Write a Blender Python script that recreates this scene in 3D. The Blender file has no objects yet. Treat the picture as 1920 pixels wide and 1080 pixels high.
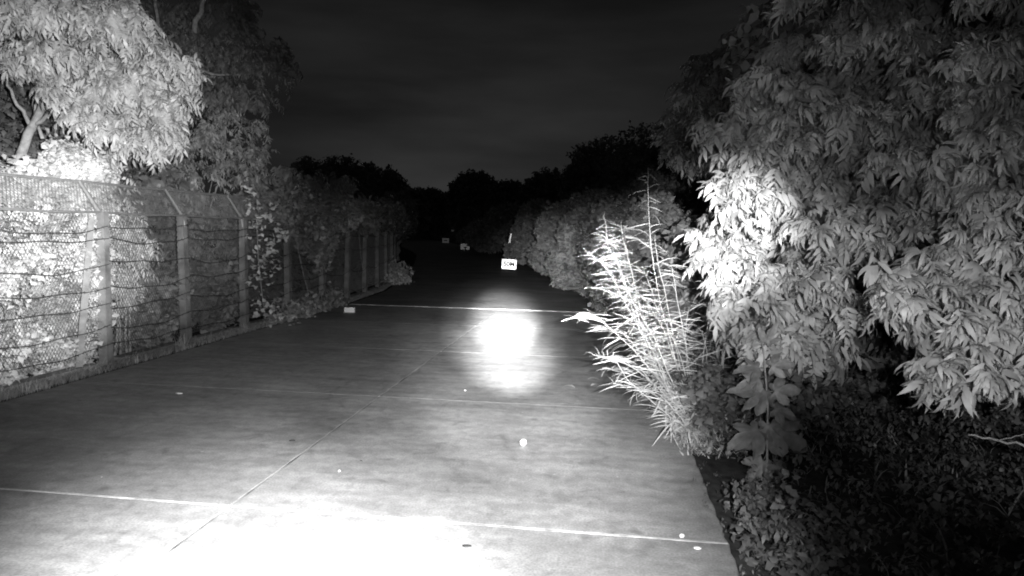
import bpy, math, random
import numpy as np
from mathutils import Vector, Matrix
random.seed(7); RNG = np.random.default_rng(7)
S = bpy.context.scene; C = S.collection
PI = math.pi

# ---------------------------------------------------------------- camera
FPX, CAM_H = 1300., 2.8
YAW, PITCH, ROLL = math.atan(170/1300), math.atan(108/1300), 0.02
Fv = np.array([-math.sin(YAW)*math.cos(PITCH), math.cos(YAW)*math.cos(PITCH), -math.sin(PITCH)])
R0 = np.array([math.cos(YAW), math.sin(YAW), 0.]); U0 = np.cross(R0, Fv)
Rv = R0*math.cos(ROLL) + U0*math.sin(ROLL); Uv = np.cross(Rv, Fv)
EYE = np.array([0., 0., CAM_H])
def ray(px, py): return Fv + Rv*((px-960)/FPX) + Uv*((540-py)/FPX)
def at(px, py, dep): return EYE + ray(px, py)*dep
def ground(px, py, z=0.):
    d = ray(px, py); return EYE + d*((z-CAM_H)/d[2])
cam = bpy.data.cameras.new('camera'); camo = bpy.data.objects.new('camera', cam); C.objects.link(camo)
cam.sensor_width = 36.; cam.lens = 36.*FPX/1920.; cam.clip_start = .05; cam.clip_end = 2000
M4 = Matrix(((Rv[0], Uv[0], -Fv[0], 0), (Rv[1], Uv[1], -Fv[1], 0), (Rv[2], Uv[2], -Fv[2], CAM_H), (0, 0, 0, 1)))
camo.matrix_world = M4
S.camera = camo

# ---------------------------------------------------------------- night sky
W = bpy.data.worlds.new("World"); S.world = W; W.use_nodes = True
nt = W.node_tree; nd = nt.nodes; lk = nt.links; nd.clear()
def N(t, **kw):
    n = nd.new(t)
    for k, v in kw.items(): setattr(n, k, v)
    return n
sky = N('ShaderNodeTexSky'); sky.sky_type = 'NISHITA'; sky.sun_disc = False
sky.sun_elevation = math.radians(4); sky.sun_rotation = math.radians(-12); sky.sun_intensity = .2; sky.air_density = 1.
bw = N('ShaderNodeRGBToBW'); lk.new(sky.outputs[0], bw.inputs[0])
tc = N('ShaderNodeTexCoord'); mp = N('ShaderNodeMapping'); mp.inputs['Scale'].default_value = (1.2, 1.2, 5.5)
lk.new(tc.outputs['Generated'], mp.inputs[0])
nz = N('ShaderNodeTexNoise'); nz.inputs['Scale'].default_value = 1.9; nz.inputs['Detail'].default_value = 5; nz.inputs['Roughness'].default_value = .5
lk.new(mp.outputs[0], nz.inputs['Vector'])
cr = N('ShaderNodeMapRange'); cr.inputs[1].default_value = .38; cr.inputs[2].default_value = .68; cr.inputs[3].default_value = .62; cr.inputs[4].default_value = 1.5
lk.new(nz.outputs[0], cr.inputs[0])
mixs = N('ShaderNodeMath', operation='MULTIPLY_ADD'); mixs.inputs[1].default_value = .015; mixs.inputs[2].default_value = .22
lk.new(bw.outputs[0], mixs.inputs[0])
mu = N('ShaderNodeMath', operation='MULTIPLY'); lk.new(mixs.outputs[0], mu.inputs[0]); lk.new(cr.outputs[0], mu.inputs[1])
bg = N('ShaderNodeBackground'); bg.inputs[1].default_value = .038; lk.new(mu.outputs[0], bg.inputs[0])
wo = N('ShaderNodeOutputWorld'); lk.new(bg.outputs[0], wo.inputs[0])

# ---------------------------------------------------------------- the infrared lamps at the camera
LAMP = np.array([.42, -.08, 2.95])
def spot(name, px, py, half, power, blend=1., size=.03, off=(0, 0, 0)):
    l = bpy.data.lights.new(name, 'SPOT'); l.energy = power; l.spot_size = 2*math.radians(half); l.spot_blend = blend
    l.shadow_soft_size = size; l.color = (1, 1, 1)
    o = bpy.data.objects.new(name, l); C.objects.link(o)
    p = LAMP + np.array(off); o.location = p
    t = at(px, py, 16.) - p
    o.rotation_euler = Vector(t).to_track_quat('-Z', 'Y').to_euler()
spot('infrared_lamp', 215, 275, 14.5, 15500)
spot('infrared_lamp', 5, 490, 10, 22000)
spot('infrared_lamp', 150, 300, 4, 9000)
spot('infrared_lamp', 400, 1360, 21.5, 30000, off=(.05, 0, -.08))
spot('infrared_lamp', 952, 606, 3.3, 300000, off=(.1, 0, 0))
spot('infrared_lamp', 950, 630, 5.6, 90000, off=(.1, 0, 0))
spot('infrared_lamp', 945, 690, 10, 16000, off=(.1, 0, 0))
spot('infrared_lamp', 950, 740, 16, 7000, off=(.1, 0, 0))
spot('infrared_lamp', 949, 655, 4.3, 75000, off=(.1, 0, 0))
spot('infrared_lamp', 966, 592, 3.1, 230000, off=(.1, 0, 0))
spot('infrared_lamp', 1165, 530, 8.5, 12500, off=(.12, 0, 0))
spot('infrared_lamp', 1315, 440, 6.8, 14500, off=(.15, 0, 0))
spot('infrared_lamp', 1365, 535, 11.5, 2300, off=(.15, 0, .05))
spot('infrared_lamp', 1560, 360, 17, 420, off=(.15, 0, .05))
spot('infrared_lamp', 1790, 670, 12.5, 1500, off=(.15, 0, .05))
spot('infrared_lamp', 1040, 512, 5.8, 22000, off=(.08, 0, .08))
spot('infrared_lamp', 720, 1040, 31, 7800, off=(-.05, 0, -.05))
spot('infrared_lamp', 860, 520, 42, 380, .9, off=(-.05, 0, .05))

vs = S.view_settings; S.display_settings.display_device = 'sRGB'
vs.view_transform = 'Standard'; vs.look = 'None'; vs.exposure = 0.; vs.gamma = 1.; vs.use_curve_mapping = False
S.cycles.filter_width = 1.9; S.cycles.max_bounces = 4; S.cycles.diffuse_bounces = 2; S.cycles.glossy_bounces = 2; S.cycles.transmission_bounces = 2
S.cycles.sample_clamp_indirect = 3.

# ---------------------------------------------------------------- materials (near infrared picture: everything is grey)
def mat(name, v, rough=.6, spec=.3, var=.25, scale=3., metal=0., bump=0., bscale=40., stretch=None, sheen=0.):
    m = bpy.data.materials.new(name); m.use_nodes = True; t = m.node_tree; n = t.nodes; b = n['Principled BSDF']
    b.inputs['Roughness'].default_value = rough; b.inputs['Specular IOR Level'].default_value = spec; b.inputs['Metallic'].default_value = metal
    tc = n.new('ShaderNodeTexCoord'); mp = n.new('ShaderNodeMapping'); t.links.new(tc.outputs['Object'], mp.inputs[0])
    if stretch: mp.inputs['Scale'].default_value = stretch
    z = n.new('ShaderNodeTexNoise'); z.inputs['Scale'].default_value = scale; z.inputs['Detail'].default_value = 6
    t.links.new(mp.outputs[0], z.inputs['Vector'])
    r = n.new('ShaderNodeMapRange'); r.inputs[1].default_value = .3; r.inputs[2].default_value = .7
    r.inputs[3].default_value = v*(1-var); r.inputs[4].default_value = min(v*(1+var), .95)
    t.links.new(z.outputs[0], r.inputs[0]); t.links.new(r.outputs[0], b.inputs['Base Color'])
    if bump:
        z2 = n.new('ShaderNodeTexNoise'); z2.inputs['Scale'].default_value = bscale; z2.inputs['Detail'].default_value = 4
        t.links.new(mp.outputs[0], z2.inputs['Vector'])
        bp = n.new('ShaderNodeBump'); bp.inputs['Strength'].default_value = bump; bp.inputs['Distance'].default_value = .02
        t.links.new(z2.outputs[0], bp.inputs['Height']); t.links.new(bp.outputs[0], b.inputs['Normal'])
    return m
def leafmat(name, v, rough=.45, spec=.5, var=.35, scale=2.2, trans=.25):
    m = mat(name, v, rough, spec, var, scale); t = m.node_tree; n = t.nodes; b = n['Principled BSDF']
    tr = n.new('ShaderNodeBsdfTranslucent'); tr.inputs[0].default_value = (v, v, v, 1)
    mx = n.new('ShaderNodeMixShader'); mx.inputs[0].default_value = trans
    t.links.new(b.outputs[0], mx.inputs[1]); t.links.new(tr.outputs[0], mx.inputs[2]); t.links.new(mx.outputs[0], n['Material Output'].inputs[0])
    return m
def concrete(name, v, asphalt=False):
    m = bpy.data.materials.new(name); m.use_nodes = True; t = m.node_tree; n = t.nodes; b = n['Principled BSDF']
    g = n.new('ShaderNodeNewGeometry')
    def noise(scale, stretch, det=6, dist=0.):
        mp = n.new('ShaderNodeMapping'); mp.inputs['Scale'].default_value = stretch; t.links.new(g.outputs['Position'], mp.inputs[0])
        z = n.new('ShaderNodeTexNoise'); z.inputs['Scale'].default_value = scale; z.inputs['Detail'].default_value = det; z.inputs['Distortion'].default_value = dist
        t.links.new(mp.outputs[0], z.inputs['Vector']); return z.outputs[0]
    def rng(s, a, bb, lo, hi):
        r = n.new('ShaderNodeMapRange'); r.inputs[1].default_value = a; r.inputs[2].default_value = bb; r.inputs[3].default_value = lo; r.inputs[4].default_value = hi
        t.links.new(s, r.inputs[0]); return r.outputs[0]
    def mul(a, bb):
        x = n.new('ShaderNodeMath'); x.operation = 'MULTIPLY'; t.links.new(a, x.inputs[0]); t.links.new(bb, x.inputs[1]); return x.outputs[0]
    streak = rng(noise(1.7, (.7, 2.3, 1)), .36, .66, .85, 1.14)
    patch = rng(noise(.33, (1, 1, 1), 4, .6), .35, .65, .8, 1.2)
    fine = mul(rng(noise(45, (1, 1, 1), 4), .3, .7, .78, 1.22), mul(rng(noise(7, (1, 1, 1), 6, .5), .3, .7, .83, 1.17), rng(noise(2.3, (1, .8, 1), 8, 1.5), .57, .72, 1., .72)))
    blot = rng(noise(.9, (.8, 3.4, 1), 4, .6), .6, .78, 1., 1.3)
    oi = n.new('ShaderNodeObjectInfo'); per = rng(oi.outputs['Random'], 0, 1, .9*v, 1.12*v)
    c = mul(mul(mul(streak, patch), mul(fine, blot)), per)
    t.links.new(c, b.inputs['Base Color'])
    t.links.new(rng(noise(.6, (.8, 1.6, 1)), .35, .65, .5, .75), b.inputs['Roughness'])
    b.inputs['Specular IOR Level'].default_value = .35
    bp = n.new('ShaderNodeBump'); bp.inputs['Strength'].default_value = .25; bp.inputs['Distance'].default_value = .01
    t.links.new(noise(60, (1, 1, 1), 3), bp.inputs['Height']); t.links.new(bp.outputs[0], b.inputs['Normal'])
    return m
def retro(name, rough=.35, v=.9):     # reflective sheeting
    m = bpy.data.materials.new(name); m.use_nodes = True; b = m.node_tree.nodes['Principled BSDF']
    b.inputs['Base Color'].default_value = (v, v, v, 1); b.inputs['Metallic'].default_value = .8; b.inputs['Roughness'].default_value = rough
    return m
MT = dict(
    slab=concrete('worn_concrete', .26), asphalt=concrete('old_asphalt', .17), seal=mat('joint_filler', .46, .7, var=.65, scale=5), seal2=mat('weathered_joint_filler', .22, .7, var=.9, scale=2),
    lip=mat('pale_concrete_edge', .4, .7, var=.6, scale=2.5), soil=mat('dark_soil', .05, .9, .1, .5, 6, bump=.8, bscale=9),
    post=mat('concrete_post', .18, .8, var=.45, scale=3.5, bump=.3), plinth=mat('concrete_footing', .2, .85, var=.5, scale=3, bump=.5, bscale=12),
    rail=mat('galvanised_pipe', .22, .4, .5, .15, 6, metal=.2), wire2=mat('overhang_wire', .21, .5, .4, .15, 5), wire=mat('mesh_wire', .13, .5, .4, .15, 5), barb=mat('rusty_wire', .06, .8, .1, .2, 8),
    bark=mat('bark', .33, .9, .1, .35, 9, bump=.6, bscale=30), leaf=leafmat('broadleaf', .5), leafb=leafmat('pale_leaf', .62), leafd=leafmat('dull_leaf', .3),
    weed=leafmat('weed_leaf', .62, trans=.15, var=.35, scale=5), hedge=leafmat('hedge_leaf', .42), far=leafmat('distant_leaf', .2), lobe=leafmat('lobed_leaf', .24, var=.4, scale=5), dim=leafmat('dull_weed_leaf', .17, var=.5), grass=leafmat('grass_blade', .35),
    cover=leafmat('creeper_leaf', .12, spec=.5, rough=.45, var=.6), sheet=retro('reflective_sheeting', .35, .55), dull=retro('worn_reflective_sheeting', .42, .75), ink=mat('black_paint', .02, .8, .1, .1),
    steel=mat('painted_steel', .12, .5), stone=mat('pale_stone', .7, .6, var=.2, scale=30), dark=mat('dark_litter', .04, .8), litter=mat('leaf_scraps', .3, .8, .1, .9, 1.2), white=mat('white_paint', .8, .5, var=.08))

# ---------------------------------------------------------------- mesh helpers
def mesh_np(name, V, F, m):
    """V (n,3), F (k,3) triangles"""
    me = bpy.data.meshes.new(name); V = np.ascontiguousarray(V, dtype=np.float32); F = np.ascontiguousarray(F, dtype=np.int32)
    me.vertices.add(len(V)); me.vertices.foreach_set('co', V.ravel())
    me.loops.add(F.size); me.loops.foreach_set('vertex_index', F.ravel())
    me.polygons.add(len(F)); me.polygons.foreach_set('loop_start', np.arange(0, F.size, 3, dtype=np.int32))
    try: me.polygons.foreach_set('loop_total', np.full(len(F), 3, dtype=np.int32))
    except Exception: pass
    me.materials.append(m); me.update(calc_edges=True); me.validate(); return me
def link(name, data, parent=None, kind=None):
    o = bpy.data.objects.new(name, data); C.objects.link(o)
    if parent is not None: o.parent = parent
    if kind: o['kind'] = kind
    return o
def thing(name, label, cat, loc=(0, 0, 0), group=None):
    o = bpy.data.objects.new(name, None); C.objects.link(o); o.location = tuple(float(q) for q in loc); o.empty_display_size = .2
    o['label'] = label; o['category'] = cat
    if group: o['group'] = group
    return o
def tag(o, label, cat, group=None):
    o['label'] = label; o['category'] = cat
    if group: o['group'] = group
    return o
class MB:
    def __init__(s): s.V = []; s.F = []; s.n = 0
    def add(s, V, F):
        V = np.asarray(V, float).reshape(-1, 3); s.V.append(V); s.F.append(np.asarray(F, int).reshape(-1, 3)+s.n); s.n += len(V)
    def box(s, c, size, rz=0., taper=1., tilt=None):
        x, y, z = size[0]/2, size[1]/2, size[2]/2
        V = np.array([(sx*x*(taper if sz > 0 else 1), sy*y*(taper if sz > 0 else 1), sz*z) for sz in (-1, 1) for sx, sy in ((-1, -1), (1, -1), (1, 1), (-1, 1))])
        if tilt is not None: V = V@np.array(tilt).T
        c_, s_ = math.cos(rz), math.sin(rz); V = V@np.array([[c_, s_, 0], [-s_, c_, 0], [0, 0, 1]])
        s.add(V+np.array(c), [(0, 2, 1), (0, 3, 2), (4, 5, 6), (4, 6, 7), (0, 1, 5), (0, 5, 4), (1, 2, 6), (1, 6, 5), (2, 3, 7), (2, 7, 6), (3, 0, 4), (3, 4, 7)])
    def tube(s, pts, rad, k=6):
        P = np.array(pts, float); n = len(P); rad = np.broadcast_to(np.array(rad, float), (n,))
        T = np.gradient(P, axis=0); T /= np.linalg.norm(T, axis=1)[:, None]+1e-9
        a = np.array([0, 0, 1.]) if abs(T[0][2]) < .8 else np.array([1., 0, 0]); V = []
        for i in range(n):
            u = np.cross(T[i], a); u /= np.linalg.norm(u)+1e-9; w = np.cross(T[i], u)
            for j in range(k):
                an = 2*PI*j/k; V.append(P[i]+rad[i]*(math.cos(an)*u+math.sin(an)*w))
        F = []
        for i in range(n-1):
            for j in range(k):
                p, q = i*k+j, i*k+(j+1) % k; F += [(p, q, q+k), (p, q+k, p+k)]
        for j in range(1, k-1): F += [(0, j+1, j), ((n-1)*k, (n-1)*k+j, (n-1)*k+j+1)]
        s.add(V, F)
    def build(s, name, m, parent=None, kind=None, smooth=False, org=None):
        V = np.concatenate(s.V); F = np.concatenate(s.F)
        if org is None: org = np.array(parent.location) if parent is not None else np.zeros(3)
        me = mesh_np(name, V-org, F, m)
        me.polygons.foreach_set('use_smooth', np.full(len(me.polygons), smooth))
        o = link(name, me, parent, kind)
        if parent is None: o.location = tuple(org)
        return o

# ---- leaf templates: local +X outward, +Z up
def blade(L, w, droop, nseg=3, base=(0, 0, 0), az=0., el=0., curl=0.):
    V = []; F = []; p = np.array(base, float); e = el; prof = {2: [.25, 1., 0], 3: [.3, 1., .72, 0], 4: [.3, 1, .9, .55, 0]}[nseg]
    side = np.array([-math.sin(az), math.cos(az), 0])
    for i in range(nseg+1):
        ww = w/2*prof[i]
        if i < nseg: V += [p+side*ww+np.array([0, 0, curl*ww]), p-side*ww+np.array([0, 0, curl*ww])]
        else: V += [p]
        p = p+np.array([math.cos(e)*math.cos(az), math.cos(e)*math.sin(az), math.sin(e)])*L/nseg; e -= droop/nseg
    for i in range(nseg-1): a = 2*i; F += [(a, a+1, a+3), (a, a+3, a+2)]
    a = 2*(nseg-1); F.append((a, a+1, a+2)); return np.array(V), np.array(F)
def merge(parts):
    V = []; F = []; n = 0
    for v, f in parts: V.append(v); F.append(f+n); n += len(v)
    return np.concatenate(V), np.concatenate(F)
def compound(rg, L=.42, pairs=4, ll=.26, lw=.065):
    P = []; p = np.zeros(3); e = .35
    for i in range(pairs+1):
        s = (i+1)/(pairs+1)
        p = p+np.array([math.cos(e), 0, math.sin(e)])*L/(pairs+1); e -= 1.5/(pairs+1)
        if i < pairs:
            for sg in (-1, 1):
                P.append(blade(ll*rg.uniform(.75, 1.1)*(1-.25*abs(s-.5)), lw*rg.uniform(.8, 1.2), rg.uniform(.5, 1.2), 3, p, sg*rg.uniform(.75, 1.25), rg.uniform(-.7, -.05), rg.uniform(-.3, .5)))
        else: P.append(blade(ll, lw, .9, 3, p, 0, -.8))
    P.append(blade(L*1.02, .012, 1.5, 3, (0, 0, 0), 0, .35)); return merge(P)
def palmate(rg, ll=.26, lw=.06, k=7):
    P = []
    for i in range(k):
        a = (i-(k-1)/2)/((k-1)/2)*.95+rg.uniform(-.2, .2)
        P.append(blade(ll*rg.uniform(.75, 1.15), lw*rg.uniform(.7, 1.15), rg.uniform(1.2, 2.6), 4, (rg.uniform(-.02, .1), rg.normal(0, .02), rg.uniform(-.05, .03)), a, rg.uniform(-.5, .6), rg.uniform(0, .4)))
    return merge(P)
def clump(rg, k=6, s=1., w=.5):
    P = []
    for i in range(k):
        b = rg.normal(0, .35, 3)*s
        P.append(blade(s*rg.uniform(.5, .9), s*w*rg.uniform(.5, 1.), rg.uniform(.2, 1.2), 2, b, rg.uniform(0, 2*PI), rg.uniform(-1., .6), .3))
    return merge(P)
def rot(az, el, rl):
    ca, sa, ce, se, cl, sl = np.cos(az), np.sin(az), np.cos(el), np.sin(el), np.cos(rl), np.sin(rl)
    n = len(az); M = np.zeros((n, 3, 3))
    x = np.stack([ce*ca, ce*sa, se], 1); y = np.stack([-sa, ca, 0*sa], 1); z = np.cross(x, y)
    M[:, :, 0] = x; M[:, :, 1] = y*cl[:, None]+z*sl[:, None]; M[:, :, 2] = -y*sl[:, None]+z*cl[:, None]; return M
def scatter(tpls, pos, Rm, sc, which=None):
    n = len(pos); which = RNG.integers(0, len(tpls), n) if which is None else which
    Vs = []; Fs = []; off = 0
    for k, (tv, tf) in enumerate(tpls):
        I = np.where(which == k)[0]
        if not len(I): continue
        V = np.einsum('nij,vj->nvi', Rm[I], tv)*sc[I][:, None, None]+pos[I][:, None, :]
        F = tf[None]+(np.arange(len(I))*len(tv))[:, None, None]+off
        Vs.append(V.reshape(-1, 3)); Fs.append(F.reshape(-1, 3)); off += len(I)*len(tv)
    return np.concatenate(Vs), np.concatenate(Fs)
def pix(P):
    v = P-EYE; z = v@Fv; return 960+FPX*(v@Rv)/z, 540-FPX*(v@Uv)/z, z
T_COMP = [compound(RNG) for _ in range(3)]
T_PALM = [palmate(RNG, ll_, lw_, k_) for ll_, lw_, k_ in ((.26, .055, 7), (.3, .05, 5), (.22, .05, 8), (.28, .065, 6), (.2, .06, 5), (.32, .06, 7))]
T_MIX = T_COMP+T_PALM
T_CL = [clump(RNG) for _ in range(4)]
T_CLR = [clump(RNG, 7, 1., .9) for _ in range(4)]

def blob(px, py, dep, rx, ry, rd=None):
    k = dep/FPX; return (at(px, py, dep), np.array([rx*k, (rd if rd else rx)*k, ry*k]))
def shell(blobs, n, lo=.75, hi=1.05, keep_down=.45):
    """points in the outer skin of a union of ellipsoids, with their outward azimuth"""
    vol = np.array([b[1][0]*b[1][2]+b[1][1]*b[1][2] for b in blobs]); pr = vol/vol.sum()
    which = RNG.choice(len(blobs), n*2, p=pr); d = RNG.normal(size=(n*2, 3)); d /= np.linalg.norm(d, axis=1)[:, None]
    ok = (d[:, 2] > -.35) | (RNG.random(n*2) < keep_down); which, d = which[ok], d[ok]
    ctr = np.array([b[0] for b in blobs]); rad = np.array([b[1] for b in blobs])
    P = ctr[which]+d*rad[which]*RNG.uniform(lo, hi, len(d))[:, None]
    ins = np.zeros(len(P), bool)
    for i in range(len(blobs)):
        q = np.linalg.norm((P-ctr[i])/rad[i], axis=1); ins |= (q < .68) & (which != i)
    P, d = P[~ins], d[~ins]; return P[:n], d[:n]

FENCE_X, FENCE_Y = [-9.62]*7+[-9.75, -9.98, -10.3, -10.75, -11.3, -12., -12.9], [6.9, 9.55, 12.3, 14.95, 17.6, 20.25, 22.9, 25.55, 28.2, 30.85, 33.5, 36.2, 39., 42.]
def behind_fence(P, gap):
    fx = np.interp(P[:, 1], FENCE_Y, FENCE_X); return P[:, 0] < fx-gap-np.clip((P[:, 2]-2.75)*.75, 0, .55)*(P[:, 2] < 3.9)
def leafy_tree(root, blobs, n, tpls, m, size=1., parts=300, per=5, clip=None, spread=.14, keep_down=.45, crown_name='crown', leaf_name='leaf', pads=0, pad=.5, fan=2., elr=(-1.15, .35), edge=None):
    if pads:     # boughs: flattened umbrellas of leaves at the ends of the branches
        Pc, dc = shell(blobs, pads, .8, 1.05, keep_down); k = max(1, n//len(Pc)); P = np.repeat(Pc, k, 0); d = RNG.normal(size=P.shape); d[:, 2] = np.abs(d[:, 2])-.25
        d /= np.linalg.norm(d, axis=1)[:, None]; r_ = np.repeat(RNG.uniform(.6, 1.25, len(Pc))*pad, k)[:, None]; dd_ = d+np.repeat(dc, k, 0)*.45
        P = P+dd_*r_*[1, 1, .55]*RNG.uniform(.75, 1.05, (len(P), 1)); d = d+np.repeat(dc, k, 0)*.7
    else: P, d = shell(blobs, n, keep_down=keep_down)
    if clip is not None: q_ = behind_fence(P, clip); P, d = P[q_], d[q_]
    az0 = np.arctan2(d[:, 1], d[:, 0])
    pos = np.repeat(P, per, 0)+RNG.normal(0, spread*size, (len(P)*per, 3))
    az = np.repeat(az0, per)+RNG.uniform(-fan, fan, len(pos)); el = RNG.uniform(elr[0], elr[1], len(pos)); rl = RNG.normal(0, .45, len(pos))
    if clip is not None: q_ = behind_fence(pos, clip*.6+.03); pos, az, el, rl = pos[q_], az[q_], el[q_], rl[q_]
    if edge is not None: q_ = edge(pos); pos, az, el, rl = pos[q_], az[q_], el[q_], rl[q_]
    sc = size*RNG.uniform(.65, 1.2, len(pos)); Rm = rot(az, el, rl); wh = RNG.integers(0, len(tpls), len(pos))
    org = np.array(root.location); used = np.zeros(len(pos), bool)
    if parts:
        x, y, z = pix(pos); dist = np.linalg.norm(pos-EYE, axis=1)
        vis = (x > -20) & (x < 1940) & (y > -20) & (y < 1100) & (z > 1); dd = np.where(vis, dist, 1e9)
        idx = np.argsort(dd)[:parts]; idx = idx[dd[idx] < 1e8]; used[idx] = True
        shared = [mesh_np(leaf_name, v, f, m) for v, f in tpls]
        for i in idx:
            o = bpy.data.objects.new(leaf_name, shared[wh[i]]); C.objects.link(o); o.parent = root
            A = np.eye(4); A[:3, :3] = Rm[i]*sc[i]; A[:3, 3] = pos[i]-org; o.matrix_local = Matrix(A.tolist())
    r = ~used
    if r.any():
        V, F = scatter(tpls, pos[r], Rm[r], sc[r], wh[r])
        link(crown_name, mesh_np(crown_name, V-org, F, m), root, 'stuff')
    return P
def limb(root, pts, r0, r1, name='branch', k=6, m='bark'):
    P = np.array(pts, float); n = len(P); t = np.linspace(0, 1, 4*(n-1)+1); Q = np.stack([np.interp(t*(n-1), range(n), P[:, i]) for i in range(3)], 1)
    Q[1:-1] = (Q[:-2]+2*Q[1:-1]+Q[2:])/4
    Q[1:-1] += RNG.normal(0, r1*.8, (len(Q)-2, 3)); b = MB(); b.tube(Q, np.linspace(r0, r1, len(Q)), k)
    return b.build(name, MT[m], root, smooth=True)

# ================================================================ SETTING: ground and road
b = MB(); xs = [-420, -60, -12, -9, 30, 420]; ys = [-30, 24, 60, 160, 420, 900]
gv = [(x, y, -.06) for y in ys for x in xs]; gf = []
for j in range(len(ys)-1):
    for i in range(len(xs)-1): a = j*len(xs)+i; gf += [(a, a+1, a+len(xs)+1), (a, a+len(xs)+1, a+len(xs))]
b.add(gv, gf); b.build('ground', MT['soil'], kind='structure')
def curve_left(y):   # left edge of the road
    return np.interp(y, [-30, 24, 30, 38.5, 54, 75, 104, 142, 200, 300], [-9.15, -9.15, -9.6, -11.2, -15, -20.5, -31, -42, -66, -120])
def curve_right(y):
    return np.interp(y, [-30, 14, 24, 33, 54, 75, 104, 142, 200, 300], [1.2, 1.2, .6, -1.2, -5.2, -9.9, -20.2, -31.5, -55, -108])
# concrete slabs: five bays deep, two wide
road = tag(bpy.data.objects.new('road', None), 'pale worn concrete road of large rectangular slabs', 'road'); C.objects.link(road)
del road['label'], road['category']; road['kind'] = 'structure'
bm_ = MB(); bm_.box((-3.95, 9.75, -.045), (10.5, 28.6, .03)); bm_.build('bedding', MT['soil'], road)
rows = [-4.55, -.0, 1.95, 6.31, 10.98, 15.4, 19.75, 24.02]; rows = [-2.6, 1.9, 6.31, 10.98, 15.4, 19.75, 24.02]
def slab(x0, x1, y0, y1, g=.006):
    b = MB(); c = ((x0+x1)/2, (y0+y1)/2); w, l = x1-x0-2*g, y1-y0-2*g; n = 30; z1 = .0; ch = .006
    # a slab with a slightly chipped, rounded arris
    edge = []
    for sx, sy, ex, ey in ((-1, -1, 1, -1), (1, -1, 1, 1), (1, 1, -1, 1), (-1, 1, -1, -1)):
        for i in range(n):
            t = i/n; edge.append(((sx+(ex-sx)*t)*w/2, (sy+(ey-sy)*t)*l/2))
    k = len(edge); V = []
    for q, (x, y) in enumerate(edge):
        j = RNG.uniform(0, .006) if q % n else 0
        if x1 > 1 and n < q < 2*n: j += max(0, .035*math.sin(q*1.9+y0)+.03*math.sin(q*.7+y0*3)+RNG.uniform(-.02, .03))
        V += [(c[0]+x, c[1]+y, z1-.06), (c[0]+x*(1-j/w), c[1]+y*(1-j/l), z1-ch), (c[0]+x*(1-(.012+j)/w*2), c[1]+y*(1-(.012+j)/l*2), z1)]
    F = []
    for q in range(k):
        a, e = q*3, ((q+1) % k)*3
        for s_ in (0, 1): F += [(a+s_, e+s_, e+s_+1), (a+s_, e+s_+1, a+s_+1)]
    V.append((c[0], c[1], z1)); F += [(q*3+2, ((q+1) % k)*3+2, 3*k) for q in range(k)]
    b.add(V, F); b.build('slab', MT['slab'], road)
JX = -3.62
for q_, yy in enumerate(rows[1:-1]):
    b = MB(); b.box((-6.4, yy, -.0145), (5.5, .02, .026)); b.box((-1.2, yy, -.0145), (4.8, .02, .026)); b.build('joint_filler', MT['seal' if q_ == 1 else 'seal2'], road)
for q_ in range(len(rows)-1):
    b = MB(); b.box((JX, (rows[q_]+rows[q_+1])/2, -.0165), (.02, rows[q_+1]-rows[q_]-.05, .026)); b.build('joint_filler', MT['seal2'], road)
for j in range(len(rows)-1):
    slab(-9.15, JX, rows[j], rows[j+1]); slab(JX, 1.22, rows[j], rows[j+1])
# pale raised lip where the slabs end and the asphalt starts
b = MB(); ln = 36; V = []
for i in range(ln+1):
    x = -9.1+10.1*i/ln; w = .05+.16*max(0, 1-abs(x+2.5)/5.)*RNG.uniform(.6, 1.2); V += [(x, 24.05, .002), (x, 24.08, .02), (x, 24.08+w, .02), (x, 24.1+w, .002)]
F = []
for i in range(ln):
    for s_ in range(3): a = i*4+s_; F += [(a, a+4, a+5), (a, a+5, a+1)]
b.add(V, F); b.build('edge_strip', MT['lip'], road)
b = MB(); V = []; Y = [24.04, 26, 28, 30, 33, 36, 40, 46, 54, 62, 70, 80, 90, 104, 120, 142, 170, 200, 250, 300]
for y in Y: V += [(curve_left(y), y, -.004), (curve_right(y), y, -.004)]
b.add(V, [f for i in range(len(Y)-1) for f in ((2*i, 2*i+1, 2*i+3), (2*i, 2*i+3, 2*i+2))]); b.build('asphalt_road', MT['asphalt'], kind='structure')
# dark earth verge on the right, with lumps
b = MB(); V = []; F = []; nx, ny = 26, 70
for j in range(ny+1):
    y = -2+j*.5
    for i in range(nx+1):
        x = curve_right(y)+.02+i*.45; V.append((x, y, -.03-.10*math.exp(-((x-curve_right(y)-.35)/.3)**2)+RNG.uniform(0, .05)+.02*i*.3))
for j in range(ny):
    for i in range(nx): a = j*(nx+1)+i; F += [(a, a+1, a+nx+2), (a, a+nx+2, a+nx+1)]
b.add(V, F); b.build('soil_verge', MT['soil'], kind='structure', smooth=True)

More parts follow.
